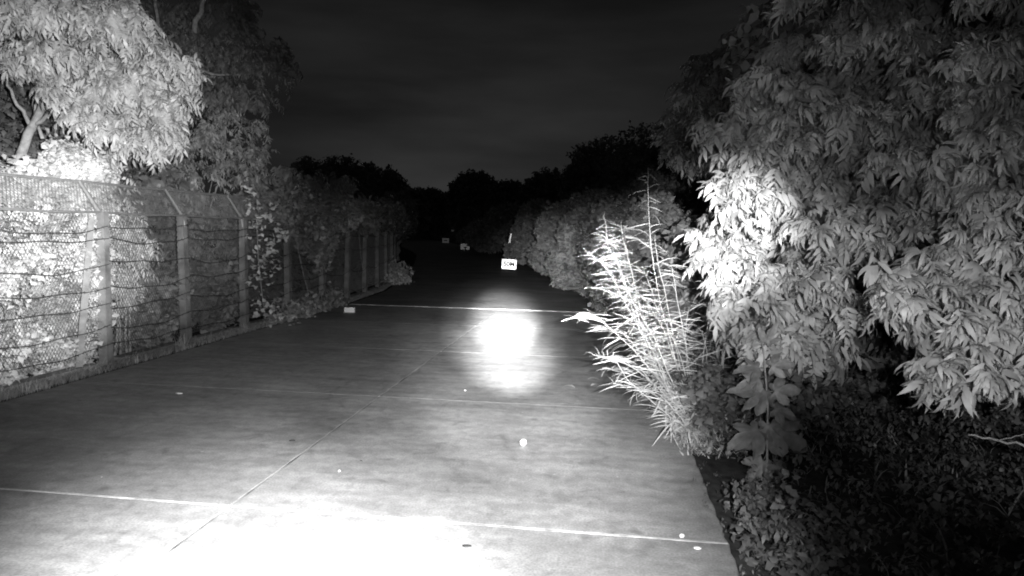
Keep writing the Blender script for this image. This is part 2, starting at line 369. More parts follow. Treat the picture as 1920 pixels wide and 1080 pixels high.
# ================================================================ FENCE
FY = [6.9, 9.55, 12.3, 14.95, 17.6, 20.25, 22.9, 25.55, 28.2, 30.85, 33.5, 36.2, 39., 42.]
FX = [-9.62]*7+[-9.75, -9.98, -10.3, -10.75, -11.3, -12., -12.9]
fence = thing('security_fence', 'chain link fence with concrete posts, sagging barbed wire and outward leaning mesh top', 'fence', (-9.62, 12.3, 0))
PH = 2.96
def top_of(i): return np.array([FX[i]-.42, FY[i]-.05, PH+.62])
post_mesh = None
for i in range(len(FY)):
    p = np.array([FX[i], FY[i], 0])
    if post_mesh is None:
        b = MB(); b.box((0, 0, 1.5), (.18, .18, 2.96), taper=.84); b.box((-.0, 0, PH+.02), (.15, .15, .07), taper=.7); o = b.build('post', MT['post'], fence, org=np.zeros(3)); post_mesh = o.data
        b = MB(); b.tube([(0, 0, PH-.22), (-.03, 0, PH), (-.42, -.05, PH+.62)], [.05, .045, .035], 6); a = b.build('overhang_arm', MT['rail'], fence, org=np.zeros(3)); arm_mesh = a.data
    else: o = link('post', post_mesh, fence); a = link('overhang_arm', arm_mesh, fence)
    o.location = a.location = tuple(p-np.array([-9.62, 12.3, 0])); o.rotation_euler = (RNG.normal(0, .008), RNG.normal(0, .012), RNG.normal(0, .03))
# strut beside the near post
b = MB(); A, B_ = np.array([-9.66, 11.62, .02]), np.array([-9.62, 12.02, 2.9]); b.tube([A, A*.5+B_*.5, B_], [.085, .08, .07], 4); b.build('brace_post', MT['post'], fence)
for i in range(len(FY)-1):
    p, q = np.array([FX[i], FY[i], 0]), np.array([FX[i+1], FY[i+1], 0]); dv = q-p; ln = np.linalg.norm(dv); u = dv/ln
    b = MB(); b.tube([top_of(i), (top_of(i)+top_of(i+1))/2-[0, 0, .012], top_of(i+1)], .027, 6); b.build('top_rail', MT['rail'], fence)
    b = MB(); b.tube([p+[.02, 0, PH+.03], (p+q)/2+[.02, 0, PH+.01], q+[.02, 0, PH+.03]], .026, 6); b.build('middle_rail', MT['rail'], fence)
    # footing
    b = MB(); b.box((p+q)/2+[-.03, 0, -.01], (.32, ln-.2, .22), rz=math.atan2(dv[1], dv[0])-PI/2, taper=.82); b.build('footing', MT['plinth'], fence)
    # mesh: diagonal wires
    near = i < 6; cw, chh, wr = (.075, .115, .0036) if near else (.13, .2, .007)
    for (o0, o1, up, nm) in ((p+[-.09, 0, .2], q+[-.09, 0, .2], np.array([0, 0, PH-.22]), 'mesh_panel'), (p+[-.02, 0, PH+.04], q+[-.02, 0, PH+.04], top_of(i)-p-[-.02, 0, PH+.04], 'overhang_mesh')):
        W_ = ln; H_ = np.linalg.norm(up); uu = (o1-o0)/np.linalg.norm(o1-o0); vv = up/H_; nn = np.cross(uu, vv); V = []; F = []; k = 0
        for sgn in (1, -1):
            slope = chh/cw; cnt = int((W_+H_/slope)/cw)+1
            for c_ in range(cnt):
                a0 = (c_+.5)*cw-H_/slope
                t0, t1 = max(0, -a0), min(H_/slope, W_-a0)
                if t1 <= t0: continue
                s0, s1 = a0+t0, a0+t1; h0, h1 = t0*slope, t1*slope
                if sgn < 0: s0, s1 = W_-s0, W_-s1
                P0, P1 = o0+uu*s0+vv*h0+nn*sgn*.004, o0+uu*s1+vv*h1+nn*sgn*.004
                d_ = P1-P0; d_ /= np.linalg.norm(d_)+1e-9; s1_ = np.cross(d_, nn)*wr
                V += [P0+s1_, P0-s1_*.5+nn*wr, P0-s1_*.5-nn*wr, P1+s1_, P1-s1_*.5+nn*wr, P1-s1_*.5-nn*wr]
                F += [(k, k+1, k+4), (k, k+4, k+3), (k+1, k+2, k+5), (k+1, k+5, k+4), (k+2, k, k+3), (k+2, k+3, k+5)]; k += 6
        b = MB(); b.add(V, F); b.build(nm, MT['wire' if nm == 'mesh_panel' else 'wire2'], fence, kind='stuff')
    # barbed wires
    for hgt in (.42, .8, 1.18, 1.6, 2.02, 2.5, 2.72):
        if not near and hgt in (.8, 1.6): continue
        h0, h1 = hgt+RNG.normal(0, .03), hgt+RNG.normal(0, .03); sag = RNG.uniform(.03, .16); ph = RNG.uniform(0, 6); n = 18; Q = []
        for t in np.linspace(0, 1, n): Q.append(p+dv*t+[.14+.02*math.sin(9*t+ph), 0, h0+(h1-h0)*t-sag*4*t*(1-t)+.022*math.sin(11*t+ph)*math.sin(PI*t)])
        b = MB(); b.tube(Q, .0085, 4)
        if near:
            for t in np.linspace(.05, .95, 14):
                c_ = np.array([np.interp(t*(n-1), range(n), np.array(Q)[:, a]) for a in range(3)])
                for _ in range(2): e = RNG.normal(0, 1, 3); e *= .035/np.linalg.norm(e); b.tube([c_-e, c_+e], .004, 3)
        b.build('barbed_wire', MT['barb'], fence)

# ================================================================ LEFT SIDE PLANTS
def FD(px): return float(np.interp(px, [-240, -50, 94, 192, 348, 469, 558, 645, 699, 732, 752], [9.3, 10.7, 12.2, 13.5, 16.2, 19.1, 22.1, 26.1, 31.1, 36.1, 42]))
def bl_(px, py, off, rx, ry, rd=None): return blob(px, py, FD(px)+off, rx, ry, rd)
def base_of(px, py, dep): p = at(px, py, dep); return (p[0], p[1], 0)
# large bright tree behind the fence
lt = thing('spreading_tree', 'large brightly lit spreading tree with drooping compound leaves behind the near fence', 'tree', base_of(35, 320, 15.2))
LB = [blob(10, 5, 14.5, 150, 60), blob(150, -30, 15, 160, 110), blob(150, 75, 14, 110, 65), blob(240, 110, 14.5, 100, 75), blob(320, 165, 14.5, 70, 60), blob(345, 185, 15, 40, 40),
      blob(265, 220, 14, 70, 50), blob(185, 190, 14, 60, 30), blob(60, 100, 13.8, 60, 20), blob(265, 265, 13.6, 46, 34), blob(260, 40, 15.5, 60, 50), blob(20, -110, 15, 200, 120), blob(190, 140, 15.5, 90, 50)]
def edge_l(P):
    x, y, z = pix(P); j = RNG.normal(0, 6, len(P))
    return (x+j < np.interp(y, [-200, 0, 60, 120, 180, 230, 270, 310], [230, 250, 295, 355, 372, 330, 315, 290])) & (y+j < np.interp(x, [0, 60, 85, 100, 130, 190, 230, 330], [128, 128, 150, 205, 225, 245, 290, 295]))
leafy_tree(lt, LB, 2700, T_COMP, MT['leaf'], .8, 300, 3, pads=128, pad=.52, edge=edge_l, fan=1.2, elr=(-1.2, .1), spread=.1)
t0 = np.array(lt.location)
limb(lt, [t0+[0, 0, -.1], at(38, 320, 15.2), at(60, 230, 15.2), at(105, 150, 15), at(140, 70, 15)], .13, .05, 'trunk', 8)
limb(lt, [at(60, 235, 15.2), at(120, 200, 15), at(165, 150, 15)], .05, .02)
limb(lt, [at(60, 240, 15.2), at(25, 180, 15), at(5, 140, 14.8)], .05, .02)
limb(lt, [t0+[.5, 0, 0], at(130, 330, 15), at(185, 270, 14.8), at(230, 220, 14.6)], .08, .03)
limb(lt, [at(150, 300, 15), at(240, 240, 14.6), at(300, 210, 14.5)], .05, .02)
limb(lt, [at(80, 260, 15.3), at(60, 200, 15.5), at(85, 140, 15.5)], .04, .02)
limb(lt, [at(160, 290, 15), at(190, 230, 15), at(205, 190, 15)], .045, .02)
# shrub lit hard behind the nearest mesh bay
def bush(label, blobs, n, tp, m, size, base, per=3, parts=120, name='shrub', cat='shrub', stems=4, group=None, keep_down=.8, **kw):
    r = thing(name, label, cat, base, group); leafy_tree(r, blobs, n, tp, m, size, parts, per, keep_down=keep_down, crown_name='foliage', **kw)
    bb = np.array(base)
    for s_ in range(stems):
        c_, rd = blobs[s_ % len(blobs)]
        limb(r, [bb+[RNG.uniform(-.2, .2), RNG.uniform(-.2, .2), 0], (bb+c_)/2+RNG.normal(0, .1, 3), c_], .035, .012, 'stem')
    return r
T_SM = [clump(RNG, 8, .2, .75) for _ in range(4)]
bush('white lit leafy shrub filling the nearest fence bay behind the mesh',
     [bl_(-40, 440, .8, 120, 110), bl_(60, 420, .8, 110, 90), bl_(60, 560, .7, 130, 120), bl_(-40, 620, .7, 110, 110), bl_(130, 500, .7, 60, 140), bl_(40, 680, .6, 120, 55), bl_(120, 620, .6, 60, 70), bl_(110, 392, 1., 100, 36)],
     2300, T_SM, MT['leafb'], .8, base_of(50, 700, 13.2), parts=260, per=4, clip=.06)
bush('glowing white tuft of shrub leaves poking above the fence top rail', [blob(150, 318, 14., 44, 18), blob(118, 306, 14.2, 16, 18), blob(195, 332, 14.4, 14, 6), blob(48, 330, 13.8, 14, 4)],
     420, T_SM, MT['leafb'], .8, base_of(150, 690, 14.2), parts=100, per=4, clip=.06)
bush('shrub with long drooping leaves hanging just behind the braced fence post', [bl_(225, 390, .7, 32, 60), bl_(235, 480, .7, 40, 60), bl_(215, 540, .7, 26, 50), bl_(205, 360, .8, 30, 50)],
     150, T_COMP, MT['leaf'], .62, base_of(225, 640, 14.6), parts=120, per=4, clip=.1)
bush('dim round bush below the tall dark tree, behind the second fence bay', [blob(290, 330, 19, 60, 60), blob(400, 330, 20.5, 90, 90), blob(330, 440, 19, 80, 110), blob(440, 260, 21.5, 60, 60), blob(430, 480, 21, 60, 110)],
     600, T_COMP, MT['leafd'], .7, base_of(340, 600, 19.5), parts=100, per=3, clip=.5)
bush('low pale grassy bush seen through the mesh between second and third posts', [bl_(290, 570, .9, 50, 60), bl_(260, 620, .7, 36, 40), bl_(400, 560, .9, 40, 60)],
     280, T_SM, MT['leafd'], 1., base_of(310, 640, 16.6), parts=60, per=3, clip=.1)
dt = thing('tall_tree', 'tall dim tree with bare forked limbs rising behind the bright tree', 'tree', base_of(330, 300, 25))
leafy_tree(dt, [blob(450, 150, 25, 62, 40), blob(455, 30, 26, 55, 40), blob(430, 240, 24, 60, 60), blob(380, 140, 26, 60, 60), blob(470, 120, 25, 40, 25), blob(330, 230, 25, 80, 60), blob(300, 60, 28, 50, 40), blob(420, -60, 27, 90, 60), blob(410, 60, 27, 40, 30)],
           800, T_COMP, MT['far'], .9, 120, 3, pads=42, pad=.9, fan=1.2, elr=(-1.1, .1))
limb(dt, [np.array(dt.location), at(335, 250, 25), at(355, 90, 25), at(385, 0, 25), at(400, -60, 25)], .16, .06, 'trunk', 8)
limb(dt, [at(335, 240, 25), at(300, 90, 25.5), at(290, 10, 26), at(288, -40, 26)], .1, .05)
limb(dt, [at(350, 120, 25), at(400, 140, 25), at(450, 140, 25)], .06, .02)
# vines over the fence further along
def vine(label, blobs, n, tp, m, size, base, parts=100, per=3):
    r = thing('climbing_vine', label, 'vine', base); leafy_tree(r, blobs, n, tp, m, size, parts, per, keep_down=1., crown_name='foliage', spread=.1)
    c_ = blobs[0][0]; bb = np.array(base); limb(r, [bb, bb*.5+c_*.5+RNG.normal(0, .05, 3), c_], .02, .01, 'stem'); return r
T_OV = [clump(RNG, 3, .2, 1.) for _ in range(3)]
vine('sparse creeper with pale round leaves dotted over the fence beside the third post', [blob(480, 400, 18.2, 14, 45), blob(505, 450, 19, 30, 55), blob(490, 540, 18.6, 22, 50), blob(470, 370, 18, 16, 30), blob(510, 580, 19, 25, 20)],
     105, T_OV, MT['leafb'], .9, (-9.5, 18.6, 0), parts=120, per=1)
vine('dense pale vine cascading over the fence top past the fourth post', [blob(545, 385, 21, 45, 26), blob(590, 430, 22.3, 42, 40), blob(630, 400, 24, 45, 30), blob(600, 470, 22.6, 22, 30), blob(560, 410, 21.5, 40, 26)],
     330, T_SM, MT['leafd'], .95, (-9.7, 22.2, 0))
vine('dim vine mat hanging on the far fence posts before the bend', [blob(670, 405, 27, 40, 26), blob(720, 405, 33, 32, 22), blob(745, 420, 39, 14, 24)],
     230, T_SM, MT['far'], 1.2, (-10.2, 29, 0), parts=40)
bush('dark bush with long arching fronds above the vines on the fence', [blob(600, 350, 27, 70, 26), blob(650, 355, 29, 40, 20), blob(520, 350, 24, 60, 40), blob(560, 400, 27, 90, 50)], 260, T_COMP, MT['leafd'], 1., base_of(600, 560, 28), parts=100, clip=.5)
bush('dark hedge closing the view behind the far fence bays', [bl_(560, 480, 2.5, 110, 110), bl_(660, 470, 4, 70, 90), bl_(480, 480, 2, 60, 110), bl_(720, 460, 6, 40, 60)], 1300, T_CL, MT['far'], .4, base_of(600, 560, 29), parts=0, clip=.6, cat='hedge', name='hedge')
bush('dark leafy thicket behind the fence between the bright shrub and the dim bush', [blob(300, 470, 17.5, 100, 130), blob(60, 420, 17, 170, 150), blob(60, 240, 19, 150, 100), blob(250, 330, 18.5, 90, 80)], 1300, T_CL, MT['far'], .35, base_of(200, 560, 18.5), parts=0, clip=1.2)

# verge plants on the left between road and fence
def grass_blades(n, xf, yf, hmax, m, w=.012, seed=1):
    rg = np.random.default_rng(seed); tp = [blade(1., .05, rg.uniform(.5, 1.8), 3, (0, 0, 0), 0, rg.uniform(.9, 1.4)) for _ in range(5)]
    y = yf(rg.random(n)); x = xf(y, rg.random(n)); P = np.stack([x, y, np.full(n, -.02)], 1)
    return scatter(tp, P, rot(rg.uniform(0, 2*PI, n), np.zeros(n), np.zeros(n)), hmax*rg.uniform(.3, 1., n), rg.integers(0, 5, n))
V, F = grass_blades(10500, lambda y, r: curve_left(y)-.04-r**1.5*.42-.1*(y > 24), lambda r: 8.6+r**1.3*33, .28, None, seed=3)
o = link('grass', mesh_np('grass', V, F, MT['grass']), kind='stuff'); tag(o, 'short grass and weeds along the foot of the fence', 'grass')
def tuft(label, x, y, h, n, m='grass', seed=5, grp=None):
    r = thing('grass_tuft', label, 'grass tuft', (x, y, 0), grp); rg = np.random.default_rng(seed); ms = [mesh_np('blade', *blade(1., .045, rg.uniform(.4, 1.6), 3, (0, 0, 0), 0, 1.3), MT[m]) for _ in range(4)]
    for i in range(n):
        o = link('blade', ms[i % 4], r); o.location = tuple(rg.normal(0, .06, 3)*[1, 1, 0]); o.rotation_euler = (0, rg.uniform(-.5, .1), rg.uniform(0, 6.28)); s_ = h*rg.uniform(.5, 1); o.scale = (s_, s_, s_)
p = ground(328, 655); tuft('upright pale grass tuft at the foot of the second fence post', -9.3, p[1], .5, 26, seed=5)
p = ground(459, 622); tuft('small bright grass tuft at the foot of the third fence post', -9.3, p[1], .35, 18, seed=6)
p = ground(225, 680); tuft('tiny pale tuft right beside the braced fence post', -9.25, p[1], .25, 14, 'leafb', seed=8)
T_S2 = [clump(RNG, 6, .14, .7) for _ in range(3)]
bush('low leafy weeds spilling from the fence foot onto the road edge by the white block', [blob(585, 572, 22.8, 26, 12), blob(560, 587, 21.5, 26, 9), blob(620, 565, 24.5, 14, 10), blob(530, 600, 20, 16, 6)], 130, T_S2, MT['leafd'], 1.3, (-9.3, 22, 0), parts=100, name='weed_clump', cat='weeds', stems=2)
bush('rounded grey weed mound at the fence foot where the road starts to bend', [blob(735, 515, 36, 22, 13), blob(745, 522, 35, 16, 8)], 160, T_S2, MT['leaf'], 1.6, base_of(735, 530, 36), parts=40, name='weed_clump', cat='weeds', stems=1)

# ================================================================ RIGHT SIDE: trees
ra = thing('broadleaf_tree', 'big tree of drooping finger-like leaves overhanging the right road edge', 'tree', base_of(1560, 600, 11.5))
RA = [blob(1400, 400, 9.8, 70, 56), blob(1372, 470, 9.6, 42, 36), blob(1440, 500, 9.6, 70, 76), blob(1425, 590, 9.5, 50, 44), blob(1460, 600, 9.3, 80, 70), blob(1560, 640, 9.2, 55, 60), blob(1500, 480, 9.5, 110, 100),
      blob(1425, 240, 10.6, 60, 50), blob(1370, 275, 10.4, 36, 34), blob(1520, 250, 10.3, 100, 110), blob(1530, 110, 10.8, 60, 70), blob(1560, 350, 9.8, 130, 120), blob(1600, 180, 10.4, 120, 120),
      blob(1700, 350, 10.2, 120, 140), blob(1560, 30, 11, 120, 90), blob(1700, 110, 11, 110, 120), blob(1480, 400, 10.4, 90, 110), blob(1510, 20, 11.2, 30, 50), blob(1640, -60, 11.5, 200, 90)]
def edge_a(P):
    x, y, z = pix(P); j = RNG.normal(0, 7, len(P))
    return (x+j > np.interp(y, [-200, 0, 100, 190, 260, 320, 365, 500, 560, 640, 690, 740], [1480, 1460, 1440, 1335, 1298, 1330, 1292, 1298, 1345, 1365, 1430, 1560])) & (y+j < np.interp(x, [1300, 1340, 1430, 1560, 1600, 1640, 1700, 1900], [560, 610, 645, 700, 660, 560, 500, 480]))
def edge_b(P):
    x, y, z = pix(P); j = RNG.normal(0, 7, len(P))
    return (x+j > np.interp(y, [0, 60, 170, 240, 330, 430, 480, 530, 620, 660, 700, 730, 790], [1810, 1800, 1740, 1760, 1745, 1745, 1660, 1630, 1650, 1730, 1720, 1700, 1750])) & (y+j < np.interp(x, [1600, 1700, 1740, 1820, 1900, 1950], [600, 640, 735, 750, 725, 720]))
leafy_tree(ra, RA, 3100, T_PALM+T_COMP, MT['leaf'], .84, 300, 2, pads=118, pad=.48, fan=1.4, elr=(-1.35, .25), edge=edge_a, spread=.07)
q = np.array(ra.location)
limb(ra, [q, at(1580, 560, 11.6), at(1560, 380, 11.3), at(1560, 200, 11.3), at(1580, 40, 11.5)], .2, .07, 'trunk', 10)
for tgt in ((1400, 420, 10), (1400, 280, 10.8), (1480, 130, 11), (1460, 600, 9.9), (1680, 330, 10.6), (1700, 120, 11.2), (1620, 560, 9.9)):
    limb(ra, [at(1565, tgt[1]+90, 11.4), at((1565+tgt[0])/2, tgt[1]+20, 11), at(*tgt)], .07, .02)
rb = thing('broadleaf_tree', 'nearer leafy tree at the right frame edge with long hanging leaf tassels', 'tree', base_of(1960, 600, 8.2))
RB = [blob(1760, 745, 6.3, 60, 30), blob(1850, 745, 6.4, 60, 36), blob(1820, 690, 6.6, 70, 40), blob(1900, 720, 6.5, 50, 44), blob(1650, 560, 7., 40, 36), blob(1760, 560, 6.8, 110, 55), blob(1680, 550, 6.9, 60, 40), blob(1800, 740, 6.4, 85, 38), blob(1860, 660, 6.6, 90, 60), blob(1740, 730, 6.3, 45, 28), blob(1830, 300, 7.6, 75, 60), blob(1900, 200, 7.5, 90, 110),
      blob(1850, 430, 7.4, 100, 60), blob(1930, 500, 7., 80, 100), blob(1900, 60, 8, 80, 80), blob(1770, 200, 8, 40, 30), blob(1970, 350, 7.6, 100, 140), blob(1960, 650, 6.8, 80, 80), blob(1740, 400, 8, 45, 30)]
leafy_tree(rb, RB, 1350, T_PALM, MT['leaf'], .88, 300, 2, pads=66, pad=.38, fan=1.4, elr=(-1.35, .2), edge=edge_b, spread=.06, keep_down=.3)
q = np.array(rb.location)
limb(rb, [q, at(1965, 500, 8.2), at(1950, 300, 8.2), at(1940, 60, 8.4)], .15, .06, 'trunk', 8)
for tgt in ((1720, 560, 7.1), (1800, 730, 6.7), (1790, 260, 7.9), (1760, 400, 8), (1880, 80, 8.2)): limb(rb, [at(1955, tgt[1]-40, 8.2), at((1955+tgt[0])/2, tgt[1]-20, 7.6), at(*tgt)], .05, .015)
# dark bank of scrub under and behind the trees
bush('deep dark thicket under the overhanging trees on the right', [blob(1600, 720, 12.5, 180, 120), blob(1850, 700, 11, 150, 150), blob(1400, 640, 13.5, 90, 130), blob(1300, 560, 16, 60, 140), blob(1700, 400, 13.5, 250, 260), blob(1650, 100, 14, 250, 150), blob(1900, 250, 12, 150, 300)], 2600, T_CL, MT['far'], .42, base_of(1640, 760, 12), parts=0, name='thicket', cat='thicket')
bush('dim ragged saplings behind the upper left edge of the big right tree', [blob(1350, 190, 17, 55, 60), blob(1300, 250, 18, 40, 60), blob(1390, 120, 17, 40, 60), blob(1320, 150, 18, 16, 40), blob(1420, 160, 17, 60, 90)], 520, T_COMP, MT['far'], 1., base_of(1400, 540, 17.5), parts=60, stems=1)

# leggy feathery weeds
def weed(pts, n, label, group=None, L=.43, bush_=1., seed=0, side=1.):
    rg = np.random.default_rng(seed); P = np.array([at(*p_) for p_ in pts]); base = P[0].copy(); base[2] = 0
    r = thing('tall_weed', label, 'weed', base, group); PP = np.vstack([base, P]) if P[0][2] > .08 else P
    k = len(PP); t = np.linspace(0, k-1, 6*k); Q = np.stack([np.interp(t, range(k), PP[:, i]) for i in range(3)], 1)
    for _ in range(3): Q[1:-1] = (Q[:-2]+2*Q[1:-1]+Q[2:])/4
    Q[3:-1] += np.cumsum(rg.normal(0, .0055, (len(Q)-4, 3)), 0)
    b = MB(); b.tube(Q, np.linspace(.009, .003, len(Q)), 5); b.build('stem', MT['weed'], r, smooth=True)
    ms = [mesh_np('leaf', *blade(1., w, dr, 4, (0, 0, 0), 0, el), MT['weed']) for w, dr, el in ((.032, .9, .25), (.028, 1.4, .6), (.034, .5, .0), (.027, 2., .8), (.036, .7, -.1))]
    n = int(n*1.45)
    for i in range(n):
        f_ = (i+rg.random())/n; f_ = .1+.9*f_; c_ = np.array([np.interp(f_*(len(Q)-1), range(len(Q)), Q[:, a]) for a in range(3)])
        o = link('leaf', ms[rg.integers(0, 5)], r); o.location = tuple(c_-base)
        az = (PI if i % 2 else 0)+YAW+rg.normal(0, .85) if rg.random() < .85 else rg.uniform(0, 2*PI)
        s_ = L*rg.choice([.55, .75, .95, 1.15], p=[.3, .3, .25, .15])*rg.uniform(.85, 1.15)*(1-.5*f_**4); o.scale = (s_, s_, s_); o.rotation_euler = (rg.uniform(-1.3, 1.3), rg.normal(0, .25), az)
    return r
weed([(1310, 815, 10), (1262, 660, 9.8), (1232, 520, 9.7), (1218, 420, 9.6), (1215, 314, 9.6)], 44, 'tallest feathery weed, its bare tip standing clear against the dark sky', seed=11)
weed([(1285, 790, 9.8), (1215, 640, 9.4), (1160, 500, 9.3), (1138, 460, 9.2), (1131, 405, 9.2)], 54, 'second tallest feathery weed, left of the tallest one', seed=12)
G = 'pale feathery weeds crowding the right road edge'; lab = 'pale feathery weed among those crowding the right road edge'
wl = [([(1290, 780, 9.5), (1190, 650, 9.), (1120, 590, 8.8), (1078, 596, 8.7)], 70), ([(1290, 780, 9.5), (1200, 700, 9.), (1150, 670, 8.7), (1112, 665, 8.6)], 60),
      ([(1270, 760, 9.7), (1190, 600, 9.3), (1130, 500, 9.2), (1100, 480, 9.1)], 80), ([(1270, 760, 9.9), (1210, 600, 9.6), (1170, 450, 9.5), (1165, 415, 9.5)], 76),
      ([(1300, 780, 10.2), (1262, 640, 10.1), (1235, 500, 10.), (1228, 440, 10)], 60), ([(1310, 790, 10.4), (1285, 660, 10.3), (1262, 520, 10.2), (1255, 500, 10.2)], 50),
      ([(1290, 790, 9.4), (1230, 640, 9.2), (1180, 560, 9.1), (1110, 540, 9)], 70), ([(1320, 790, 10.6), (1320, 680, 10.5), (1335, 580, 10.5), (1330, 520, 10.5)], 44),
      ([(1290, 800, 9.2), (1240, 740, 9.), (1190, 725, 8.8), (1150, 720, 8.7)], 54), ([(1250, 740, 9.8), (1190, 590, 9.6), (1150, 460, 9.5), (1135, 450, 9.5)], 74),
      ([(1330, 800, 10.2), (1345, 720, 10.1), (1360, 650, 10.1), (1372, 610, 10)], 34), ([(1300, 770, 9.8), (1250, 620, 9.5), (1215, 560, 9.4), (1175, 520, 9.3)], 70),
      ([(1280, 770, 9.8), (1220, 680, 9.5), (1160, 620, 9.4), (1120, 610, 9.3)], 64), ([(1250, 760, 10.2), (1200, 690, 10), (1160, 700, 9.8), (1130, 690, 9.7)], 50),
      ([(1300, 800, 10.3), (1290, 720, 10.3), (1285, 640, 10.2), (1292, 575, 10.2)], 40), ([(1280, 800, 9.5), (1240, 700, 9.4), (1215, 640, 9.3), (1190, 600, 9.2)], 54), ([(1260, 780, 9.3), (1210, 740, 9.1), (1180, 710, 9), (1150, 660, 8.9)], 50),
      ([(1300, 770, 10), (1270, 650, 9.9), (1230, 580, 9.8), (1205, 500, 9.7)], 50), ([(1300, 800, 10.4), (1318, 740, 10.4), (1322, 660, 10.3), (1312, 620, 10.3)], 36)]
labs = ['pale feathery weed whose tip reaches farthest left over the road', 'low feathery weed leaning left just above the lowest ones', 'feathery weed bending left at half the height of the tallest', 'third tallest feathery weed, close right of the second tallest',
        'slim feathery weed climbing close against the tallest stem', 'shorter feathery weed right of the tallest stem, under the big tree', 'feathery weed with a bright drooping tip above the farthest reaching one', 'dim short feathery weed in front of the lower leaves of the big tree',
        'lowest feathery weed, leaning out nearly flat over the road edge', 'feathery weed crossing behind the second tallest one', 'dimmest feathery weed, rightmost of its clump', 'feathery weed in the bright middle of the clump', 'feathery weed leaning left below the bright middle of the clump', 'feathery weed low in the clump above the fallen leaves',
        'short dim feathery weed standing between the tallest stem and the big tree', 'short feathery weed at the heart of the clump, below its bright middle', 'short feathery weed arching up just above the fallen leaves',
        'feathery weed leaning left across the lower half of the tallest stem', 'shortest feathery weed at the right foot of the clump']
for i, (pp, n) in enumerate(wl): weed(pp, n, labs[i], G, seed=20+i)
# fine weeds at their feet and along the road edge towards the bend
def field(name, label, cat, n, fpos, tp, m, size, seed, kind='stuff'):
    rg = np.random.default_rng(seed); P = fpos(rg, n); V, F = scatter(tp, P, rot(rg.uniform(0, 2*PI, len(P)), rg.uniform(-.4, .5, len(P)), rg.normal(0, .4, len(P))), size*rg.uniform(.5, 1.2, len(P)), rg.integers(0, len(tp), len(P)))
    o = link(name, mesh_np(name, V, F, m), kind=kind); tag(o, label, cat); return o
def edge_pts(rg, n):
    y = 9+rg.random(n)**1.2*24; x = curve_right(y)-.12+np.abs(rg.normal(0, .45, n)); return np.stack([x, y, rg.random(n)**1.5*(.35+.5*np.clip((x-curve_right(y))/.8, 0, 1))], 1)
T_FINE = [clump(RNG, 7, .3, .13) for _ in range(4)]
field('undergrowth', 'fine pale undergrowth spilling over the right road edge below the feathery weeds', 'undergrowth', 3600, edge_pts, T_FINE, MT['leaf'], .85, 31)
T_SMALL = [clump(RNG, 6, .13, w_) for w_ in (.35, .5, .6, .4, .8)]
def edge2(rg, n):
    y = 3.5+rg.random(n)*8; x = curve_right(y)-.04+np.abs(rg.normal(0, .22, n))+.1*np.sin(y*2.3); return np.stack([x, y, rg.random(n)*.06], 1)
field('edge_weeds', 'small dim weeds and crumbs breaking up the right edge of the slabs', 'weeds', 110, edge2, T_SMALL, MT['cover'], .4, 35)
def cov_pts(rg, n):
    y = 2.5+rg.random(n)*11; x = curve_right(y)+.62+.25*np.sin(y*2.7)+rg.random(n)**.8*7; h = .1+.12*(x-1.2)+.25*np.abs(np.sin(x*2.1+y*1.3)); return np.stack([x, y, h*rg.random(n)**.5], 1)
field('ground_cover', 'dim tangle of small-leaved creepers covering the bank at lower right', 'ground cover', 5600, cov_pts, T_SMALL, MT['cover'], .8, 32)
V, F = grass_blades(600, lambda y, r: curve_right(y)+.9+r*5, lambda r: 4+r*12, .55, None, seed=9)
o = link('grass', mesh_np('grass', V, F, MT['grass']), kind='stuff'); tag(o, 'thin grass blades among the creepers on the right bank', 'grass')
# low plants at the verge
for lb, px, py, dep, w_, h_, n_, sz in (('small glossy weed cluster at the road edge in the lower right corner', 1480, 1030, 6., 60, 36, 90, .9), ('pale small-leaved weed beside the dark verge below the lobed plant', 1410, 940, 6.9, 36, 30, 60, .8),
                                    ('leafy weed mound between the feathery weeds and the lobed plant', 1350, 750, 9., 46, 46, 80, 1.), ('broad leafy weeds under the lowest leaves of the big tree', 1475, 735, 8.8, 50, 46, 60, 1.1)):
    bush(lb, [blob(px, py, dep, w_, h_), blob(px+40, py+20, dep+.4, w_*.8, h_*.8)], n_, T_SMALL if sz < 1 else [clump(RNG, 5, .15, .8) for _ in range(3)], MT['dim'], sz, (at(px, py, dep)[0], at(px, py, dep)[1], 0), name='weed_clump', cat='weeds', parts=120, stems=2)
# plant with large lobed leaves
def lobed(rg):
    V = [(0, 0, 0)]; F = []; tips = [(-2.1, .42), (-1.15, .72), (-.42, .95), (.42, 1.), (1.2, .74), (2.1, .45)]; tips = [(-2.0, .5), (-1.0, .85), (0, 1.1), (1.0, .85), (2.0, .5)]
    pts = []
    for i, (a, r) in enumerate(tips):
        for da, f in ((-.42, .64), (-.26, .84), (-.1, .93), (0, 1.05), (.1, .9), (.26, .86), (.42, .64)): pts.append((a+da+rg.normal(0, .03), r*f*rg.uniform(.93, 1.07)))
        if i < 4: pts.append((a+.5, .5))
    for a, r in pts: V.append((.25+r*math.cos(a)*.6, r*math.sin(a)*.6, -.32*r*r+.05*math.sin(5*a)))
    V[0] = (.25, 0, .02); n = len(pts); F = [(0, i, i+1) for i in range(1, n)]
    V = np.array(V); P = blade(.27, .03, .1, 2); return merge([(V, np.array(F)), P])
lp = thing('lobed_leaf_plant', 'upright plant with large lobed leaves beside the dark verge', 'plant', base_of(1432, 900, 8.))
lob = [mesh_np('leaf', *lobed(np.random.default_rng(i)), MT['lobe']) for i in range(3)]
q = np.array(lp.location); stp = [q, at(1438, 880, 8.), at(1440, 760, 8.05), at(1432, 660, 8.1), at(1428, 640, 8.1)]
b = MB(); b.tube(stp, [.016, .015, .012, .008, .005], 6); b.build('stem', MT['bark'], lp, smooth=True)
rg = np.random.default_rng(4)
